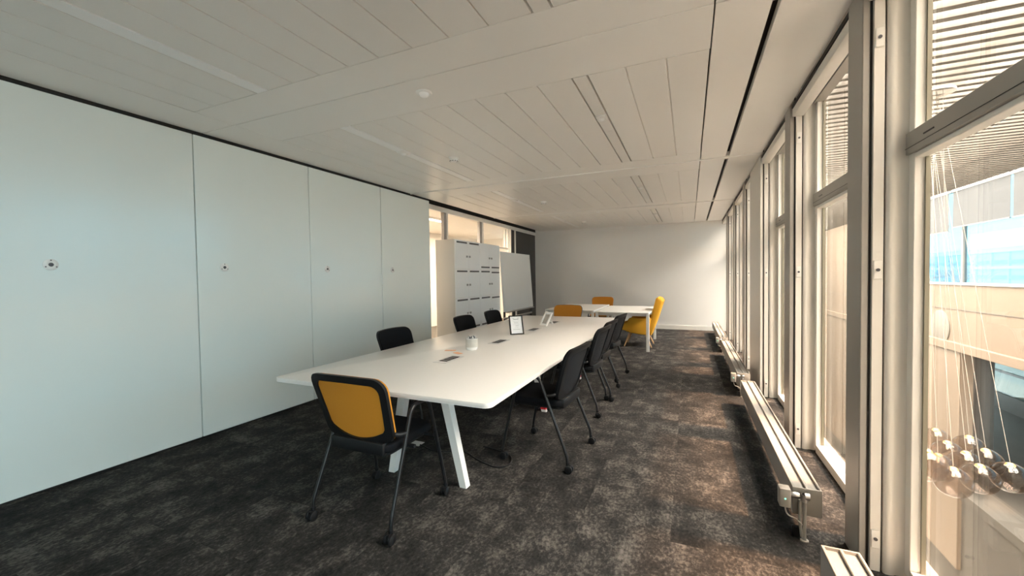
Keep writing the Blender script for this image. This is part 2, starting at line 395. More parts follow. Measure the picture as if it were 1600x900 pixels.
for i, (a, b) in enumerate(bays):
    a = max(a, YB)
    wd = sroot('window_%d' % (i+1), (XG, (a+b)/2, 0))
    L_ = (b-a)/2
    sw = .05
    x0, x1 = XS-XG, -.003
    MB().rbox(x0, x1, -L_, -L_+sw, .02, 2.95, .003, 1, False).build('sash_stile', M['sash'], wd)
    MB().rbox(x0, x1, L_-sw, L_, .02, 2.95, .003, 1, False).build('sash_stile', M['sash'], wd)
    MB().rbox(x0, x1, -L_+sw, L_-sw, .0, .065, .003, 1, False).build('bottom_rail', M['sash'], wd)
    MB().rbox(x0-.02, x1, -L_+sw*.3, L_-sw*.3, 2.80, 2.95, .003, 1, False).build('head_rail', M['frame_dark'], wd)
    t = MB().rbox(x0-.012, x1, -L_, L_, 1.985, 2.085, .003, 1, False)
    t.build('transom', M['frame_dark'], wd)
    MB().box(x0-.0145, x0-.011, L_-.24, L_-.16, 2.035, 2.041).box(x0-.0145, x0-.011, -L_, L_, 2.012, 2.0135).build('transom_groove', M['black'], wd)
    MB().rbox(x0, x1, -L_+sw, L_-sw, 1.962, 1.984, .003, 1, False).build('transom_bead', M['sash'], wd)
    for z0, z1 in ((.065, 1.962), (2.085, 2.80)):
        MB().box(-.002, .006, -L_+sw, L_-sw, z0, z1).build('glass_pane', M['glass'], wd)
        g = MB()
        g.box(-.018, -.002, -L_+sw, -L_+sw+.010, z0, z1).box(-.018, -.002, L_-sw-.010, L_-sw, z0, z1)
        g.build('glazing_gasket', M['gasket'], wd)
    MB().box(XR-XG, .04, -L_, L_, 2.95, 3.0).build('reveal_soffit', M['frame_dark'], wd)
    # roller shade cassette under the ceiling
    if i < len(bays)-8: continue
    sh = thing('shade_cassette', ['', ][0] or 'slim beige shade cassette above a window', 'blind', (XR+.04, (a+b)/2, 2.72), 0)
    sh['n'] = i
    MB().rbox(-.028, .05, -L_+.01, L_-.01, .0, .066, .006, 2).build('cassette', M['frame'], sh)
    for s in (-1, 1): MB().box(-.024, .046, *sorted((s*(L_-.006), s*(L_-.0105))), .004, .06).build('end_cap', M['grey'], sh)
    MB().box(-.03, -.010, -L_, L_, .072, .10).build('fixing_rail', M['black'], sh)  # black strip filling the gap between cassette and ceiling
names = {}
shades = [o for o in bpy.data.objects if o.name.startswith('shade_cassette')]
shades.sort(key=lambda o: o.location.y)
lab = ['slim beige shade cassette over the window at the camera', 'slim beige shade cassette over the large nearest window', 'slim beige shade cassette over the second window from the camera',
       'slim beige shade cassette over the window just before the broad column', 'slim beige shade cassette over the narrow window past the broad column',
       'slim beige shade cassette two windows past the broad column', 'slim beige shade cassette three windows past the broad column', 'slim beige shade cassette over the window at the far wall']
for o in shades: o['group'] = 'shade cassettes along the window wall'; del o['n']
for o, l in zip(shades[-len(lab):], lab): o['label'] = l

# low radiators with grilles, valves and thermostat heads
def radiator(y0, y1, label, valve=True):
    t = thing('radiator', label, 'radiator', (.585, y0, 0), 0, 'low radiators along the windows')
    L_ = y1-y0; z0, z1 = .13, .275; hx = .068
    MB().rbox(-hx, -hx+.008, 0, L_, z0, z1-.004, .003, 1).build('front_plate', M['radside'], t)
    MB().rbox(hx-.008, hx, 0, L_, z0, z1-.004, .003, 1).build('rear_plate', M['rad'], t)
    MB().rbox(-hx, hx, -.004, .006, z0-.005, z1, .004, 2).build('end_plate', M['rad'], t)
    MB().rbox(-hx, hx, L_-.006, L_+.004, z0-.005, z1, .004, 2).build('end_plate', M['rad'], t)
    MB().rbox(-hx, -hx+.012, 0, L_, z1-.012, z1, .003, 1).rbox(hx-.012, hx, 0, L_, z1-.012, z1, .003, 1).rbox(-.005, .008, 0, L_, z1-.012, z1, .003, 1).build('top_rails', M['rad'], t)
    g = MB(); n = int(L_/.03)
    g.box(-hx+.011, -.004, .006, L_-.006, z1-.022, z1-.014).box(.007, hx-.011, .006, L_-.006, z1-.022, z1-.014)
    g.build('grille', M['radin'], t)
    MB().box(-hx+.008, hx-.008, .01, L_-.01, z0+.004, z0+.012).build('bottom_plate', M['radside'], t)
    for yy in (.35, L_-.35):
        MB().rbox(-.03, .03, yy-.025, yy+.025, 0, z0+.01, .004, 1).build('foot', M['rad'], t)
    if valve:
        th = MB().rbox(-.137, -.082, -.055, .008, .175, .278, .008, 2).build('thermostat_head', M['rad'], t)
        MB().disc(.004, (-.11, -.0565, .225), 8, 'y', .003).build('status_light', M['led'], th)
        MB().lathe([(.014, 0), (.016, .01), (.016, .03), (.012, .04)], (-.082, -.032, .245), 14, 'x').lathe([(.019, 0), (.019, .022)], (-.018, -.032, .245), 14, 'x').lathe([(.014, -.02), (.016, -.02), (.016, .02), (.014, .02)], (-.018, -.032, .235), 14).build('valve_body', M['chrome'], t)
        MB().tube(bend([(-.018, -.032, .23), (-.018, -.032, .10), (-.018, -.030, .0)], .03), .009, 10).tube(bend([(-.034, -.03, .22), (-.034, -.03, .02)], .01) if False else [(-.038, -.028, .22), (-.038, -.028, .10), (-.030, -.03, .02)], .007, 8).build('supply_pipe', M['rad'], t)
        MB().lathe([(.02, 0), (.02, .006), (.010, .008)], (-.018, -.031, 0), 16).build('pipe_collar', M['rad'], t)
        MB().tube(bend([(-.108, -.03, .176), (-.10, -.035, .13), (-.06, -.04, .12), (-.03, -.04, .09)], .03), .004, 6).build('sensor_cable', M['rad'], t)
        MB().rbox(-.07, -.03, -.012, .012, .0, .06, .005, 1).build('floor_socket', M['blackplast'], t)
    return t
radiator(-.4, 2.11, 'low white radiator at the camera, only its far end in view', False)
radiator(2.64, 5.10, 'low white radiator beyond the floor gap, thermostat with green light at its near end')
radiator(5.47, 8.12, 'low white radiator in the middle distance beside the broad column')
radiator(8.43, 11.2, 'low white radiator at the far end of the window wall')

# ------------------------------------------------------------------ glazed partition behind the lockers
pw = sroot('window_20', (XP, 0, 0))
MB().rbox(-.04, .03, 5.93, YF, 2.70, 2.79, .003, 1, False).build('head_frame', M['sash'], pw)
MB().box(-.05, .02, 5.93, YF, 2.79, ZC+.08).build('head_gap', M['black'], pw)
MB().rbox(-.04, .02, 5.93, YF, 0, .08, .003, 1, False).build('bottom_frame', M['sash'], pw)
for a, b, m in ((6.60, 6.69, 'midgrey'), (6.70, 6.75, 'sash'), (8.05, 8.15, 'midgrey'), (8.17, 8.23, 'sash'), (9.62, 9.68, 'sash'), (9.74, 9.80, 'frame'), (10.03, 10.10, 'sash')):
    MB().rbox(-.04, .025, a, b, .08, 2.70, .003, 1, False).build('mullion', M[m], pw)
for a, b in ((5.93, 6.60), (6.75, 8.05), (8.23, 9.62)):
    MB().box(-.006, .006, a, b, .08, 2.70).build('glass_pane', M['glass2'], pw)
MB().rbox(-.03, .01, 9.80, 10.03, .08, 2.70, .002, 1).build('dark_infill', M['blackpanel'], pw)
MB().rbox(-.03, .012, 10.10, YF-.01, .08, 2.70, .002, 1).build('dark_infill', M['blackpanel'], pw)
MB().rbox(-.03, .02, 8.25, 9.60, 2.17, 2.205, .002, 1).rbox(-.03, .02, 9.42, 9.45, 2.2, 2.66, .002, 1).build('transom', M['sash'], pw)
# room behind the partition
struct(MB().box(-7.2, -7.1, 5.0, 13.2, 0, 3).box(-7.2, XP-.1, 13.1, 13.2, 0, 3).box(-7.2, XP-.1, 5.0, 5.1, 0, 3).build('wall_corridor', M['stone']))
struct(MB().box(-7.2, XP-.06, 5.0, 13.2, 2.82, 2.95).build('ceiling_corridor', M['stone']))
struct(MB().box(-7.2, XP-.1, 5.0, 13.2, -.2, -.01).build('floor_corridor', M['beige']))
sl = thing('strip_light', 'lit white strip light seen through the glass above the lockers', 'lamp', (-5.3, 7.55, 2.76))
MB().rbox(-.06, .06, -.6, .6, .015, .06, .006, 1).build('housing', M['white_metal'], sl)
MB().rbox(-.045, .045, -.58, .58, 0, .016, .004, 1).build('diffuser', M['ledlamp'], sl)

# ------------------------------------------------------------------ atrium beyond the windows
X6 = 6.0; AY = .6
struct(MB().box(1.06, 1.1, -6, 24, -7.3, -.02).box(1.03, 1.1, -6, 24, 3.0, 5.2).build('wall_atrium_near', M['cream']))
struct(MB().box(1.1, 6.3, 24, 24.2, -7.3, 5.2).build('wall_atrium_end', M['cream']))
struct(MB().box(1.1, 6.3, .4, .6, -7.3, 5.2).build('wall_atrium_back', M['stone']))  # unseen wall, given a pale colour to bounce light onto the window posts
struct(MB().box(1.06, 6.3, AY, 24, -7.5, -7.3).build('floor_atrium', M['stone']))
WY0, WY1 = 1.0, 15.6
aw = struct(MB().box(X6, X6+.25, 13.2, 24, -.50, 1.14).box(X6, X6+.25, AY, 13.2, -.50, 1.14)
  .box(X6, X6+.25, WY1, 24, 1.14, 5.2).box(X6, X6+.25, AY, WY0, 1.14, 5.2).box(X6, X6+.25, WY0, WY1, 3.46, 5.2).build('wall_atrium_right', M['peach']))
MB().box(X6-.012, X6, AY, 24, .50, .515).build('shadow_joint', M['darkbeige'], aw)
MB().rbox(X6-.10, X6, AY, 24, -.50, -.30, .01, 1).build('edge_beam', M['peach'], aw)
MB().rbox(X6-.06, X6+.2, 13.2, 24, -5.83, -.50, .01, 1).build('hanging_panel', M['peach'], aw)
MB().rbox(X6-.03, X6+.02, WY0, WY1, 1.11, 1.16, .004, 1).build('sill', M['sash'], aw)
MB().lathe([(.0001, -.03), (.40, -.03), (.43, -.02), (.43, 0)], (X6, 14.15, 0.0), 48, 'x').build('round_plate', M['cream'], aw)
aww = sroot('window_21', (X6+.1, 0, 0))
yy = WY0; ms = [13.42-2.42*k for k in range(6)] + [WY1-.03]
for ym in ms:
    MB().rbox(-.04, .04, ym-.03, ym+.03, 1.16, 3.46, .003, 1).build('mullion', M['frame_dark'], aww)
ms = sorted([WY0]+ms)
for a, b in zip(ms, ms[1:]): MB().box(-.004, .004, a+.03, b-.03, 1.16, 3.46).build('glass_pane', M['blueglass'], aww)
# roller blinds half down
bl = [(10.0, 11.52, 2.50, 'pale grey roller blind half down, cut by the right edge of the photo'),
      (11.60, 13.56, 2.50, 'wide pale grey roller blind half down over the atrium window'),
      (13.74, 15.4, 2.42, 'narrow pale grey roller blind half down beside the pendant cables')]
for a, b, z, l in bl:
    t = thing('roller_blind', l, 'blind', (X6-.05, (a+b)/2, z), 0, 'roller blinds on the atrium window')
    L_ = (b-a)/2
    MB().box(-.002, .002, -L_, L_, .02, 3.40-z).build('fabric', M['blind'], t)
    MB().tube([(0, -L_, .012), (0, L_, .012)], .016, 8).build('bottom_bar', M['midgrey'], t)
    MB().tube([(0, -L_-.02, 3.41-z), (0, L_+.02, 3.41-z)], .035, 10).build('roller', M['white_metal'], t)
# slatted ceiling of the atrium: open slats under the skylight; unseen slab above stops sun near the facade
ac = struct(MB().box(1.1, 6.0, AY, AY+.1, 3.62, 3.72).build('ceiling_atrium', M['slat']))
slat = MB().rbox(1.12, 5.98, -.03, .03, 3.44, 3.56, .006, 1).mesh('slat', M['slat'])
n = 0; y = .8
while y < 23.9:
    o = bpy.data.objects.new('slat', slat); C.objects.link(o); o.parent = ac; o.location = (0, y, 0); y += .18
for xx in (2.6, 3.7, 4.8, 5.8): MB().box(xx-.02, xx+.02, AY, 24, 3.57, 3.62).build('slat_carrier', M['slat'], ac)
struct(MB().box(1.1, 3.5, AY, 24, 5.0, 5.1).build('ceiling_skylight_edge', M['cream']))  # unseen slab, added to keep the sun off the floor further in
# storey below, seen past the hanging panel
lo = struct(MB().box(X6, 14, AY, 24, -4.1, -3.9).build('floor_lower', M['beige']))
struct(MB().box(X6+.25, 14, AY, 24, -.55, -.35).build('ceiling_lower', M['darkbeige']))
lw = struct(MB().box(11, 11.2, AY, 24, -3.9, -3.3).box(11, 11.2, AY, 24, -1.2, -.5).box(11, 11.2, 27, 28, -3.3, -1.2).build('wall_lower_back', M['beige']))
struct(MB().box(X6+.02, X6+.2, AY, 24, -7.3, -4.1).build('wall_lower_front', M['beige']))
for k, ym in enumerate((9.5, 12.6, 15.7)):
    pass
struct(MB().lathe([(.27, -3.9), (.27, -.55)], (7.4, 15.5, 0), 28).build('trim_20', M['colgrey']))
lwin = sroot('window_22', (11.05, 0, 0))
for ym in (12.5, 15, 17.5, 20, 22.5): MB().box(-.04, .04, ym-.04, ym+.04, -3.3, -1.2).build('mullion', M['colgrey'], lwin)
MB().box(-.04, .04, AY, 24, -2.5, -2.42).build('transom', M['colgrey'], lwin)
for a, b in ((10, 12.5), (12.5, 15), (15, 17.5), (17.5, 20), (20, 22.5)): MB().box(-.004, .004, a+.04, b-.04, -3.3, -1.2).build('glass_pane', M['greenglass'], lwin)
for (x, y, l) in ((8.3, 13.9, 'white round table on the lower floor next to the grey column'), (7.6, 12.5, 'white round table on the lower floor at the right photo edge')):
    t = thing('round_table', l, 'table', (x, y, -3.9), 0, 'round tables on the lower floor')
    MB().lathe([(.0001, .72), (.58, .72), (.60, .735), (.58, .75), (.0001, .75)], n=32).build('tabletop', M['white_metal'], t)
    MB().lathe([(.28, 0), (.28, .015), (.035, .03), (.035, .72)], n=20).build('pedestal', M['white_metal'], t)

# glass globe pendants
glb = [(1462, 688, 2.199, 5.243), (1480, 709, 2.13, 4.891), (1514, 700, 2.381, 5.123), (1448, 726, 1.606, 3.94), (1465, 730, 1.911, 4.523),
       (1489, 753, 1.886, 4.247), (1501, 724, 2.15, 4.665), (1531, 748, 2.106, 4.391), (1540, 722, 2.334, 4.794), (1578, 746, 2.335, 4.505)]
gl = ['clear glass globe pendant at the back left of the cluster', 'clear glass globe pendant half hidden behind the back left globe',
      'clear glass globe pendant at the back centre of the cluster', 'clear glass globe pendant cut by the window frame', 'clear glass globe pendant behind the front left globe, next to the frame',
      'clear glass globe pendant lowest in the cluster, front left', 'clear glass globe pendant in the middle of the cluster', 'clear glass globe pendant in the middle of the front row',
      'clear glass globe pendant behind the two front right globes', 'clear glass globe pendant at the right edge of the photo']
hub = Vector((2.5, 6.1, 3.44))
cn = tag(MB().lathe([(.0001, .02), (.16, .02), (.18, 0), (.18, .02)], tuple(hub-Vector((0, 0, .02))), 24).build('ceiling_rose', M['white_metal']), 'white round ceiling rose that the pendant cables fan out from', 'canopy')
gme = None
for (px, py, x, y), l in zip(glb, gl):
    zg = .02 if px == 1448 else -.2
    t = thing('globe_pendant', l, 'pendant lamp', (x, y, zg), 0, 'glass globe pendants in the atrium')
    if gme is None:
        r = .116
        gme = MB().lathe([(.02, .1145)]+[(r*math.cos(math.radians(a)), r*math.sin(math.radians(a))) for a in range(78, -91, -8)]+[(.0001, -r)], n=32).mesh('globe', M['globe'])
        cme = MB().lathe([(.0001, .118), (.016, .116), (.027, .108), (.031, .098), (.026, .092), (.0001, .090)], n=20).mesh('cap', M['cap'])
        bme = MB().lathe([(.0001, .04), (.006, .042), (.009, .055), (.007, .072), (.005, .092)], n=14).mesh('bulb', M['bulb'])
    for nm, me in (('globe', gme), ('cap', cme), ('bulb', bme)):
        o = bpy.data.objects.new(nm, me); C.objects.link(o); o.parent = t
    d = hub + Vector((random.uniform(-.12, .12), random.uniform(-.12, .12), 0)) - Vector((x, y, zg))
    cb = MB().tube([(0, 0, .116), tuple(d)], .0022, 6).build('cable', M['cable'], t)

# outdoors beyond the atrium windows
struct(MB().box(6.3, 80, -60, 90, -8.2, -8).build('ground', M['ground']))
ab = thing('office_building', 'pale blue office building with dark window bands outside the atrium window', 'building', (34, 40, -8))
MB().box(0, 12, -40, 45, 0, 12.2).build('block', M['facade'], ab)
for z in (1.5, 4.5, 8.4, 10.2):
    MB().box(-.15, 0, -40, 45, z, z+.45).build('window_band', M['facadedark'], ab)
for z in (7.4, 9.6, 11.6): MB().box(-.4, 0, -40, 45, z, z+.35).build('cornice', M['sash'], ab)
m = MB()
for k in range(28): m.box(-.2, 0, -40+3*k, -39.8+3*k, 0, 12)
m.build('pilasters', M['facade'], ab)
def tree(x, y, h, seed, label):
    rnd = random.Random(seed)
    t = thing('bare_tree', label, 'tree', (x, y, -8), 0, 'bare trees outside the atrium window')
    MB().tube([(0, 0, 0), (.1, .05, h*.35), (0, .1, h*.7), (.1, 0, h)], [.14, .11, .06, .015], 7).build('trunk', M['branch'], t)
    b = MB()
    def br(p, d, L_, r, lev):
        q = p+d*L_*.5+Vector((rnd.uniform(-.1, .1), rnd.uniform(-.1, .1), .05))*L_; e = p+d*L_
        b.tube([p, q, e], [r, r*.7, r*.35], 4, False)
        if lev:
            for _ in range(4):
                s = rnd.uniform(.25, 1); pp = p.lerp(e, s)
                nd = (d+Vector((rnd.uniform(-1, 1), rnd.uniform(-1, 1), rnd.uniform(-.2, .9)))).normalized()
                br(pp, nd, L_*rnd.uniform(.4, .65), r*.5, lev-1)
    for k in range(16):
        a = rnd.uniform(0, 6.28); z = h*rnd.uniform(.35, .95)
        br(Vector((0, 0, z)), Vector((math.cos(a), math.sin(a), rnd.uniform(.1, .7))).normalized(), rnd.uniform(1.2, 2.2), .06, 2)
    o = b.build('branches', M['branch'], t); o['kind'] = 'stuff'
for i, (x, y, h, l) in enumerate(((15.5, 34, 9.4, 'bare tree outside behind the pendant cables'), (13, 29, 9.2, 'bare tree outside in the middle of the atrium window'), (18, 27, 9.3, 'bare tree outside towards the right edge of the photo'), (17, 42, 9.6, 'bare tree outside furthest left through the atrium window'))):
    tree(x, y, h, i+3, l)

# ------------------------------------------------------------------ conference table
tb = thing('conference_table', 'long pale grey conference table with white splayed legs and four socket flaps', 'table', (-1.92, 4.51, 0))
top = MB().prism(rrect(-.89, .89, -2.49, 2.49, .05), 'z', .712, .74, .004, 2).build('tabletop', M['table'], tb)
MB().prism(rrect(-.8895, .8895, -2.4895, 2.4895, .05), 'z', .710, .7125).build('edge_underside', M['white_metal'], tb)
def leg(x0, x1, y, name='leg', red=False):
    # square tube from the floor to the underside, splayed in X
    def q(x, z, h): return [(x-h, y-h, z), (x+h, y-h, z), (x+h, y+h, z), (x-h, y+h, z)]
    v = q(x0, 0, .026)+q(x1, .71, .032)
    o = MB().add(v, [(3,2,1,0),(4,5,6,7),(0,1,5,4),(1,2,6,5),(2,3,7,6),(3,0,4,7)]).build(name, M['white_metal'], tb)
    if red:
        k0, k1 = .028/.71, .085/.71
        v = q(x0+(x1-x0)*k0, .028, .029)+q(x0+(x1-x0)*k1, .085, .0295)
        MB().add(v, [(3,2,1,0),(4,5,6,7),(0,1,5,4),(1,2,6,5),(2,3,7,6),(3,0,4,7)]).build('red_band', M['red'], o)
for yy, rd in ((2.42, False), (4.12, True), (5.62, True), (6.75, False)):
    yl = yy-4.51
    leg(.485, .32, yl, red=rd); leg(-.135, .0, yl)
    MB().rbox(-.06, .36, yl-.03, yl+.03, .67, .71, .004, 1).build('leg_bracket', M['white_metal'], tb)
for xx in (-.4, .16, .5): MB().rbox(xx-.02, xx+.02, -2.2, 2.3, .66, .71, .004, 1).build('frame_beam', M['white_metal'], tb)
for yy in (3.02, 4.04, 5.12, 6.02):
    f = MB().rbox(-.075, .055, yy-4.51-.155, yy-4.51+.155, .7395, .7425, .001, 1).build('socket_flap', M['tray'], tb)
    MB().rbox(-.05, .03, yy-4.51-.10, yy-4.51+.12, .7424, .7436, .0004, 1).build('socket_well', M['well'], f)
    for k in range(3): MB().rbox(-.04, .02, yy-4.51-.08+.065*k, yy-4.51-.035+.065*k, .7435, .7442, .0003, 1).build('outlet', M['grey'], f)

# ------------------------------------------------------------------ task chairs on casters
def back_map(x, z):
    s = (z-.46)/.46
    return (x, -.165-.125*s-.02*s*s+.35*x*x*1.1, z)
def back_outline(inset, n=8):
    wt, wb = .275-inset, .252-inset; z1 = .905-inset; zb = .475+inset; r = .07-inset*.5
    pts = []
    for i in range(15):     # lower edge, drooping in the middle
        t = -1+2*i/14; pts.append((wb*t*.93, zb+.045*t*t*(1 if inset < .03 else 1.2)))
    pts += [(wb, zb+.075), (wb+(wt-wb)*.5, (zb+z1)/2), (wt, z1-r*1.2)]
    pts += [(wt-r+r*math.cos(math.radians(a)), z1-r+r*math.sin(math.radians(a))) for a in (10, 30, 50, 70, 90)]
    for i in range(1, 8): pts.append(((wt-r)*(1-2*i/8), z1+.006*math.sin(math.pi*i/8)))
    pts += [(-wt+r-r*math.cos(math.radians(a)), z1-r+r*math.sin(math.radians(a))) for a in (90, 70, 50, 30, 10)]
    pts += [(-wt, z1-r*1.2), (-wb-(wt-wb)*.5, (zb+z1)/2), (-wb, zb+.075)]
    return pts
def slab(outline, d0, d1, rings=6):
    """a curved slab that follows back_map, between the offsets d0 and d1 in y"""
    n = len(outline); cx = 0; cz = sum(p[1] for p in outline)/n; V = []; Fc = []
    for d in (d0, d1):
        for k in range(rings+1):
            s = 1-k/rings if k < rings else .02
            for p in outline:
                q = back_map(cx+(p[0]-cx)*s, cz+(p[1]-cz)*s); V.append((q[0], q[1]+d, q[2]))
    m = (rings+1)*n
    for b in (0, m):
        for k in range(rings):
            for i in range(n): Fc.append((b+k*n+i, b+k*n+(i+1) % n, b+(k+1)*n+(i+1) % n, b+(k+1)*n+i))
        Fc.append(tuple(b+rings*n+i for i in range(n)))
    for i in range(n): Fc.append((i, (i+1) % n, m+(i+1) % n, m+i))
    return MB().add(V, Fc, True)
def ring(outer, inner, d0, d1):
    n = len(outer); V = []; Fc = []
    for o_ in (outer, inner):
        for d in (d0, d1):
            for p in o_: q = back_map(*p); V.append((q[0], q[1]+d, q[2]))
    a, b, c, e = 0, n, 2*n, 3*n
    for i in range(n):
        j = (i+1) % n
        Fc += [(a+i, a+j, b+j, b+i), (c+i, e+i, e+j, c+j), (a+i, c+i, c+j, a+j), (b+i, b+j, e+j, e+i)]
    return MB().add(V, Fc, True)
def make_chair(name, label, colour, group):
    t = thing(name, label, 'chair', (0, 0, 0), 0, group)
    for s in (-1, 1):
        path = bend([(s*.295, -.272, .06), (s*.295, -.268, .12), (s*.270, -.035, .690), (s*.270, .135, .685), (s*.292, .268, .12), (s*.295, .275, .06)], .06, 6)
        fr = MB().tube(path, .0115, 10).build('side_frame', M['blacksteel'], t)
        for yc in (-.272, .275):
            c = MB()
            for w_ in (-.016, .016): c.lathe([(.0001, -.009), (.024, -.009), (.029, -.006), (.029, .006), (.024, .009), (.0001, .009)], (s*.295+w_, yc-.012, .029), 16, 'x')
            c.rbox(s*.295-.010, s*.295+.010, yc-.03, yc+.012, .025, .058, .006, 2).tube([(s*.295, yc, .05), (s*.295, yc, .075)], .013, 8)
            c.build('caster', M['blackplast'], fr)
    b = MB().prism(rrect(-.235, .235, -.21, .255, .07), 'z', .448, .500, .018, 3, True)
    b.build('seat', M['blackfab'], t)
    MB().prism(rrect(-.215, .215, -.20, .235, .06), 'z', .430, .449, .006, 1).tube([(-.275, -.02, .438), (.275, -.02, .438)], .012, 8).tube([(-.280, .17, .438), (.280, .17, .438)], .012, 8).build('seat_pan', M['blackplast'], t)
    ou, inn = back_outline(0), back_outline(.042)
    MB_ = ring(ou, inn, -.022, .0)
    MB_.build('back_frame', M['blackplast'], t)
    slab(back_outline(.004), .0005, .016).build('back_cushion', M[colour], t)
    slab(back_outline(.040), -.008, -.004).build('back_mesh', M['orange' if colour == 'orange' else 'blackmesh'], t)
    for s in (-1, 1):
        MB().tube(bend([(s*.272, -.10, .545), (s*.262, -.150, .55), (s*.236, -.165, .56)], .02), .013, 8).build('back_bracket', M['blackplast'], t)
    MB().rbox(-.20, .20, -.215, -.165, .435, .51, .012, 2).build('back_support', M['blackplast'], t)
    return t
blk = 'black task chairs around the conference table'
ch = make_chair('task_chair', 'black task chair with its back to the windows, nearest on the right table side', 'blackfab', blk)
def put(x, y, rz, label): o = copy_tree(ch); o.location = (x, y, 0); o.rotation_euler = (0, 0, rz); o['label'] = label; return o
# facing -X: local +y becomes -X with a turn of 90 degrees
ch.location = (-1.08, 3.19, 0); ch.rotation_euler = (0, 0, math.pi/2+math.radians(-4))
put(-1.125, 4.44, math.pi/2+math.radians(-3), 'black task chair second from the camera on the window side of the table')
put(-1.15, 5.07, math.pi/2+math.radians(-4), 'black task chair third on the window side, close against the second')
put(-1.16, 5.92, math.pi/2+math.radians(-6), 'black task chair furthest on the window side of the table')
put(-2.70, 3.56, -math.pi/2+math.radians(2), 'black task chair nearest on the wall side, only its back above the table')
put(-2.70, 5.06, -math.pi/2+math.radians(2), 'black task chair in front of the lockers, middle one on the wall side')
put(-2.70, 5.98, -math.pi/2+math.radians(2), 'black task chair furthest on the wall side, nearest the black picture frame')
oc = make_chair('task_chair', 'orange backed black framed task chair at the near end of the table', 'orange', 'orange backed task chairs')
oc.location = (-1.80, 2.01, 0); oc.rotation_euler = (0, 0, math.radians(0))
o2 = copy_tree(oc); o2.location = (-2.12, 7.22, 0); o2.rotation_euler = (0, 0, math.pi-.03); o2['label'] = 'orange backed task chair at the far end of the conference table'
o3 = copy_tree(oc); o3.location = (-2.06, 10.32, 0); o3.rotation_euler = (0, 0, math.pi); o3['label'] = 'orange task chair with orange seat behind the small tables at the far wall'
for o in list(bpy.data.objects):
    if o.parent == o3 and o.name.startswith(('seat.', 'back_frame')):
        o.data = o.data.copy(); o.data.materials[0] = M['orange']

# ------------------------------------------------------------------ small tables and armchair at the far end
def small_table(x0, x1, y0, y1, z, label):
    t = thing('small_table', label, 'table', ((x0+x1)/2, (y0+y1)/2, 0), 0, 'small white tables at the far wall')
    a, b = (x1-x0)/2, (y1-y0)/2
    MB().prism(rrect(-a, a, -b, b, .03), 'z', z-.026, z, .003, 1).build('tabletop', M['white_metal'], t)
    MB().rbox(-a+.05, a-.05, -b+.05, -b+.08, z-.075, z-.026, .003, 1).rbox(-a+.05, a-.05, b-.08, b-.05, z-.075, z-.026, .003, 1).rbox(-a+.05, -a+.08, -b+.05, b-.05, z-.075, z-.026, .003, 1).rbox(a-.08, a-.05, -b+.05, b-.05, z-.075, z-.026, .003, 1).build('apron', M['white_metal'], t)
    for sx in (-1, 1):
        for sy in (-1, 1): MB().rbox(sx*(a-.035)-.027, sx*(a-.035)+.027, sy*(b-.035)-.027, sy*(b-.035)+.027, 0, z-.026, .004, 1).build('leg', M['white_metal'], t)
small_table(-1.72, -.69, 8.02, 9.75, .745, 'small white table beside the mustard armchair')
small_table(-2.76, -1.735, 8.02, 9.75, .772, 'slightly higher white table to the left, in front of the orange chair')

ar = thing('armchair', 'mustard yellow wool armchair with pale wooden legs by the small table', 'armchair', (-.90, 8.80, 0), math.pi/2)
arm = [(.40, .36), (.425, .41), (.40, .455), (.33, .475), (.27, .50), (.25, .55), (.22, .59), (.15, .605), (.05, .585), (-.06, .58), (-.15, .62), (-.20, .58), (-.17, .40), (-.13, .26), (.0, .26), (.20, .29)]
for s in (-1, 1):
    pts = arm
    MB().prism(pts, 'x', s*.23, s*.32, .022, 3, True).build('arm', M['yellow'], ar)
MB().prism([(-.11, .25), (-.08, .40), (-.16, .52), (-.24, .80), (-.285, .985), (-.33, 1.01), (-.39, .985), (-.43, .93), (-.40, .84), (-.30, .52), (-.20, .25)], 'x', -.30, .30, .05, 4, True).build('backrest', M['yellow'], ar)
MB().prism([(-.12, .27), (.22, .28), (.38, .34), (.415, .40), (.39, .435), (.20, .445), (-.10, .41)], 'x', -.235, .235, .02, 3, True).build('seat', M['yellow'], ar)
for sx in (-1, 1):
    MB().tube([(sx*.20, .22, .30), (sx*.26, .33, 0)], [.021, .012], 10).build('leg', M['wood'], ar)
    MB().tube([(sx*.20, -.08, .27), (sx*.27, -.20, 0)], [.021, .012], 10).build('leg', M['wood'], ar)

# ------------------------------------------------------------------ lockers and whiteboard
def locker(y0, label, flipped):
    w_ = .935; t = thing('locker_cabinet', label, 'cabinet', (-3.86, y0, 0), 0, 'white lockers in front of the glazed partition')
    MB().rbox(-.42, -.02, 0, w_-.002, 0, 2.155, .002, 1, False).build('body', M['lockerside'], t)
    for r in range(4):
        z1 = 2.15-.535*r; z0 = max(z1-.531, .06)
        for c in range(2):
            a, b = c*w_/2+.002, (c+1)*w_/2-.003
            d = MB().rbox(-.0195, 0, a, b, z0, z1, .002, 1, False).build('door', M['locker'], t)
            up = not (flipped and r == 0)
            zs = z1-.055 if up else z0+.03
            dz = .016 if (flipped and c == 1 and r != 0) else 0
            MB().rbox(-.002, .0015, a+.05, b-.035, zs-dz, zs+.030-dz, .001, 1).build('mail_slot', M['grey'], d)
            hy = b-.075 if c == 0 else a+.02
            l = MB().rbox(0, .012, hy, hy+.055, (z0+z1)/2-.05, (z0+z1)/2-.012, .003, 1).build('lock', M['midgrey'], d)
            MB().rbox(.0115, .0135, hy+.008, hy+.047, (z0+z1)/2-.043, (z0+z1)/2-.02, .001, 1).build('keypad', M['grey'], l) if False else None
    MB().box(-.40, -.04, .01, w_-.01, 0, .05).build('plinth', M['grey'], t)
locker(6.31, 'white eight door locker cabinet nearest the movable wall', False)
locker(7.25, 'white eight door locker cabinet next to the whiteboard, top row slots at door bottom', True)

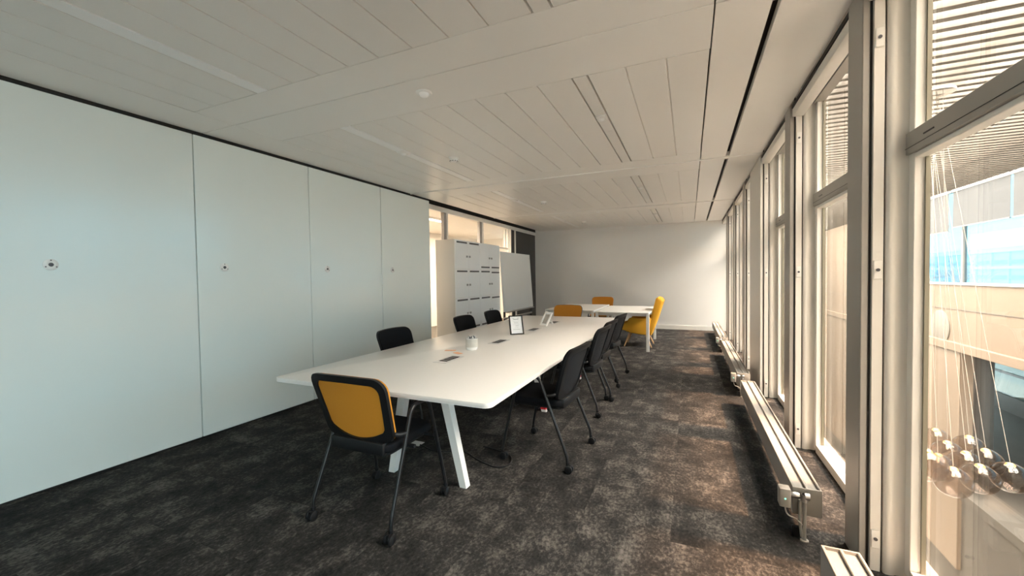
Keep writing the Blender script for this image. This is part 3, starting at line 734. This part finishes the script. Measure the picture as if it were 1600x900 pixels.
wb = thing('mobile_whiteboard', 'tilted white mobile whiteboard on a black wheeled stand beside the lockers', 'whiteboard', (-3.83, 9.16, 0), math.radians(0))
def tilt(z): return .085*(1-(z-.68)/1.35)-.03
v = []
for (yy, zz) in ((-.965, .68), (.86, .68), (.86, 2.03), (-.965, 2.03)):
    v += [(tilt(zz), yy, zz), (tilt(zz)-.018, yy, zz)]
MB().add(v, [(0, 2, 4, 6), (1, 7, 5, 3), (0, 1, 3, 2), (2, 3, 5, 4), (4, 5, 7, 6), (6, 7, 1, 0)]).build('board', M['board'], wb)
MB().rbox(.04, .115, -.90, .80, .655, .675, .004, 1).build('pen_tray', M['midgrey'], wb)
MB().rbox(.0, .03, -.93, .85, .50, .54, .004, 1).build('cross_rail', M['midgrey'], wb)
for yy in (-.78, .90):
    MB().rbox(-.045, -.005, yy-.025, yy+.025, .1, 1.45, .004, 1).build('upright', M['blackplast'], wb)
    f = MB().rbox(-.25, .25, yy-.025, yy+.025, .07, .11, .004, 1).build('foot', M['blackplast'], wb)
    for xx in (-.22, .22): MB().lathe([(.0001, -.012), (.033, -.012), (.035, 0), (.033, .012), (.0001, .012)], (xx, yy, .035), 16, 'y').build('caster', M['grey'], f)
MB().disc(.008, (tilt(1.93)-.001, .79, 1.93), 10, 'x', .006).build('magnet', M['midgrey'], wb)

# ------------------------------------------------------------------ things on the table and the floor
jar = thing('marker_jar', 'round white jar with a grey paper label, holding white markers', 'jar', (-1.975, 3.51, .74))
MB().lathe([(.0001, .001), (.050, .001), (.056, .008), (.058, .02), (.058, .112), (.054, .112), (.054, .02), (.0001, .012)], n=32).build('pot', M['jarwhite'], jar)
MB().lathe([(.0585, .030), (.0592, .030), (.0592, .108), (.0585, .108)], n=32).build('paper_label', M['label'], jar)
mk = None
for k in range(9):
    a = 2*math.pi*k/8; rr = .034 if k < 8 else 0
    if mk is None:
        mk = tag(MB().lathe([(.0001, 0), (.0065, .002), (.0065, .10), (.0001, .101)], n=10).build('marker_pen', M['jarwhite']), 'white marker pen standing upright in the labelled jar', 'pen', 'markers in the jar')
        cpn = MB().lathe([(.0068, .101), (.0072, .102), (.0072, .118), (.004, .122), (.0001, .122)], n=10).build('pen_cap', M['grey'], mk)
        o = mk
    else: o = copy_tree(mk)
    if k % 2:
        for q in list(bpy.data.objects):
            if q.parent == o: q.data = q.data.copy(); q.data.materials[0] = M['jarwhite']
    o.location = (-1.975+rr*math.cos(a), 3.51+rr*math.sin(a), .7525); o.rotation_euler = (0, 0, a)
for i, (x, y, a, l) in enumerate(((-2.155, 3.40, .3, 'orange paper slip left of the marker jar, the farther one'), (-2.01, 3.30, -.5, 'orange paper slip touching the first socket flap'))):
    s = MB().prism(rrect(-.055, .055, -.028, .028, .012), 'z', 0, .0012)
    o = tag(s.build('paper_slip', M['orangeslip']), l, 'paper', 'orange slips on the table'); o.location = (x, y, .7437 if i else .7402); o.rotation_euler = (0, 0, a)
    o.location.z = .7402
def picture(name, label, x, y, w_, h, rz, lean, fm, inner):
    t = thing(name, label, 'picture frame', (x, y, .74), rz)
    q = bpy.data.objects.new('pivot', None)
    c, s = math.cos(lean), math.sin(lean)
    def T(m):
        m.v = [(p[0], p[1]*c+p[2]*s, max(-p[1]*s+p[2]*c, 0.0005)) for p in m.v]; return m
    e = .013
    T(MB().box(-w_/2, -w_/2+e, -.012, .012, 0, h).box(w_/2-e, w_/2, -.012, .012, 0, h).box(-w_/2+e, w_/2-e, -.012, .012, 0, e).box(-w_/2+e, w_/2-e, -.012, .012, h-e, h)).build('frame', fm, t)
    T(MB().box(-w_/2+e, w_/2-e, -.004, .009, e, h-e)).build('print', inner, t)
    MB().add([(-.02, s*h*.75+.012, c*h*.75), (.02, s*h*.75+.012, c*h*.75), (.02, s*h*.75+.10, .001), (-.02, s*h*.75+.10, .001), (-.02, s*h*.75+.016, c*h*.75), (.02, s*h*.75+.016, c*h*.75), (.02, s*h*.75+.104, .001), (-.02, s*h*.75+.104, .001)],
             [(0, 1, 2, 3), (7, 6, 5, 4), (0, 4, 5, 1), (1, 5, 6, 2), (2, 6, 7, 3), (3, 7, 4, 0)]).build('easel_back', fm, t)
    return t, T
p1, T = picture('picture_frame', 'black framed certificate standing on the table, leaning back', -1.955, 4.62, .175, .24, .72, .30, M['blackplast'], M['paper'])
ln = MB()
for (a, b, z, t) in ((-.035, .035, .188, .008), (-.045, -.02, .205, .004), (.02, .045, .205, .004), (-.03, .03, .145, .004), (-.012, .03, .108, .004), (-.045, .045, .062, .004), (-.04, .04, .165, .002), (-.052, -.050, .05, .0), (-.04, .04, .125, .002), (-.025, .025, .085, .002)):
    if t: ln.box(a, b, -.0052, -.0042, z, z+t)
T(ln).build('print_lines', M['ink'], p1)
p2, T = picture('picture_frame', 'white framed grey photograph standing further along the table', -1.945, 5.57, .15, .22, -.55, .55, M['white_metal'], M['paper'])
T(MB().box(-.045, .045, -.0055, -.0042, .035, .185)).build('photograph', M['photo'], p2)

so_ = tag(MB().rbox(-.05, .05, -.045, .045, 0, .004, .001, 1).build('floor_outlet', M['tray']), 'flat silver floor outlet lid under the table', 'outlet'); so_.location = (-2.2, 2.9, 0)
pts = [(-2.15, 2.88, .006), (-1.95, 2.80, .006), (-1.72, 2.92, .006), (-1.55, 2.80, .006), (-1.36, 2.74, .006), (-1.27, 2.80, .007), (-1.30, 2.95, .006), (-1.45, 3.03, .006), (-1.62, 3.05, .006)]
tag(MB().tube(bend(pts, .12, 5), .0055, 7).build('power_cable', M['blackplast']), 'black power cable looping over the carpet under the table', 'cable')
print('tiles', nt_)
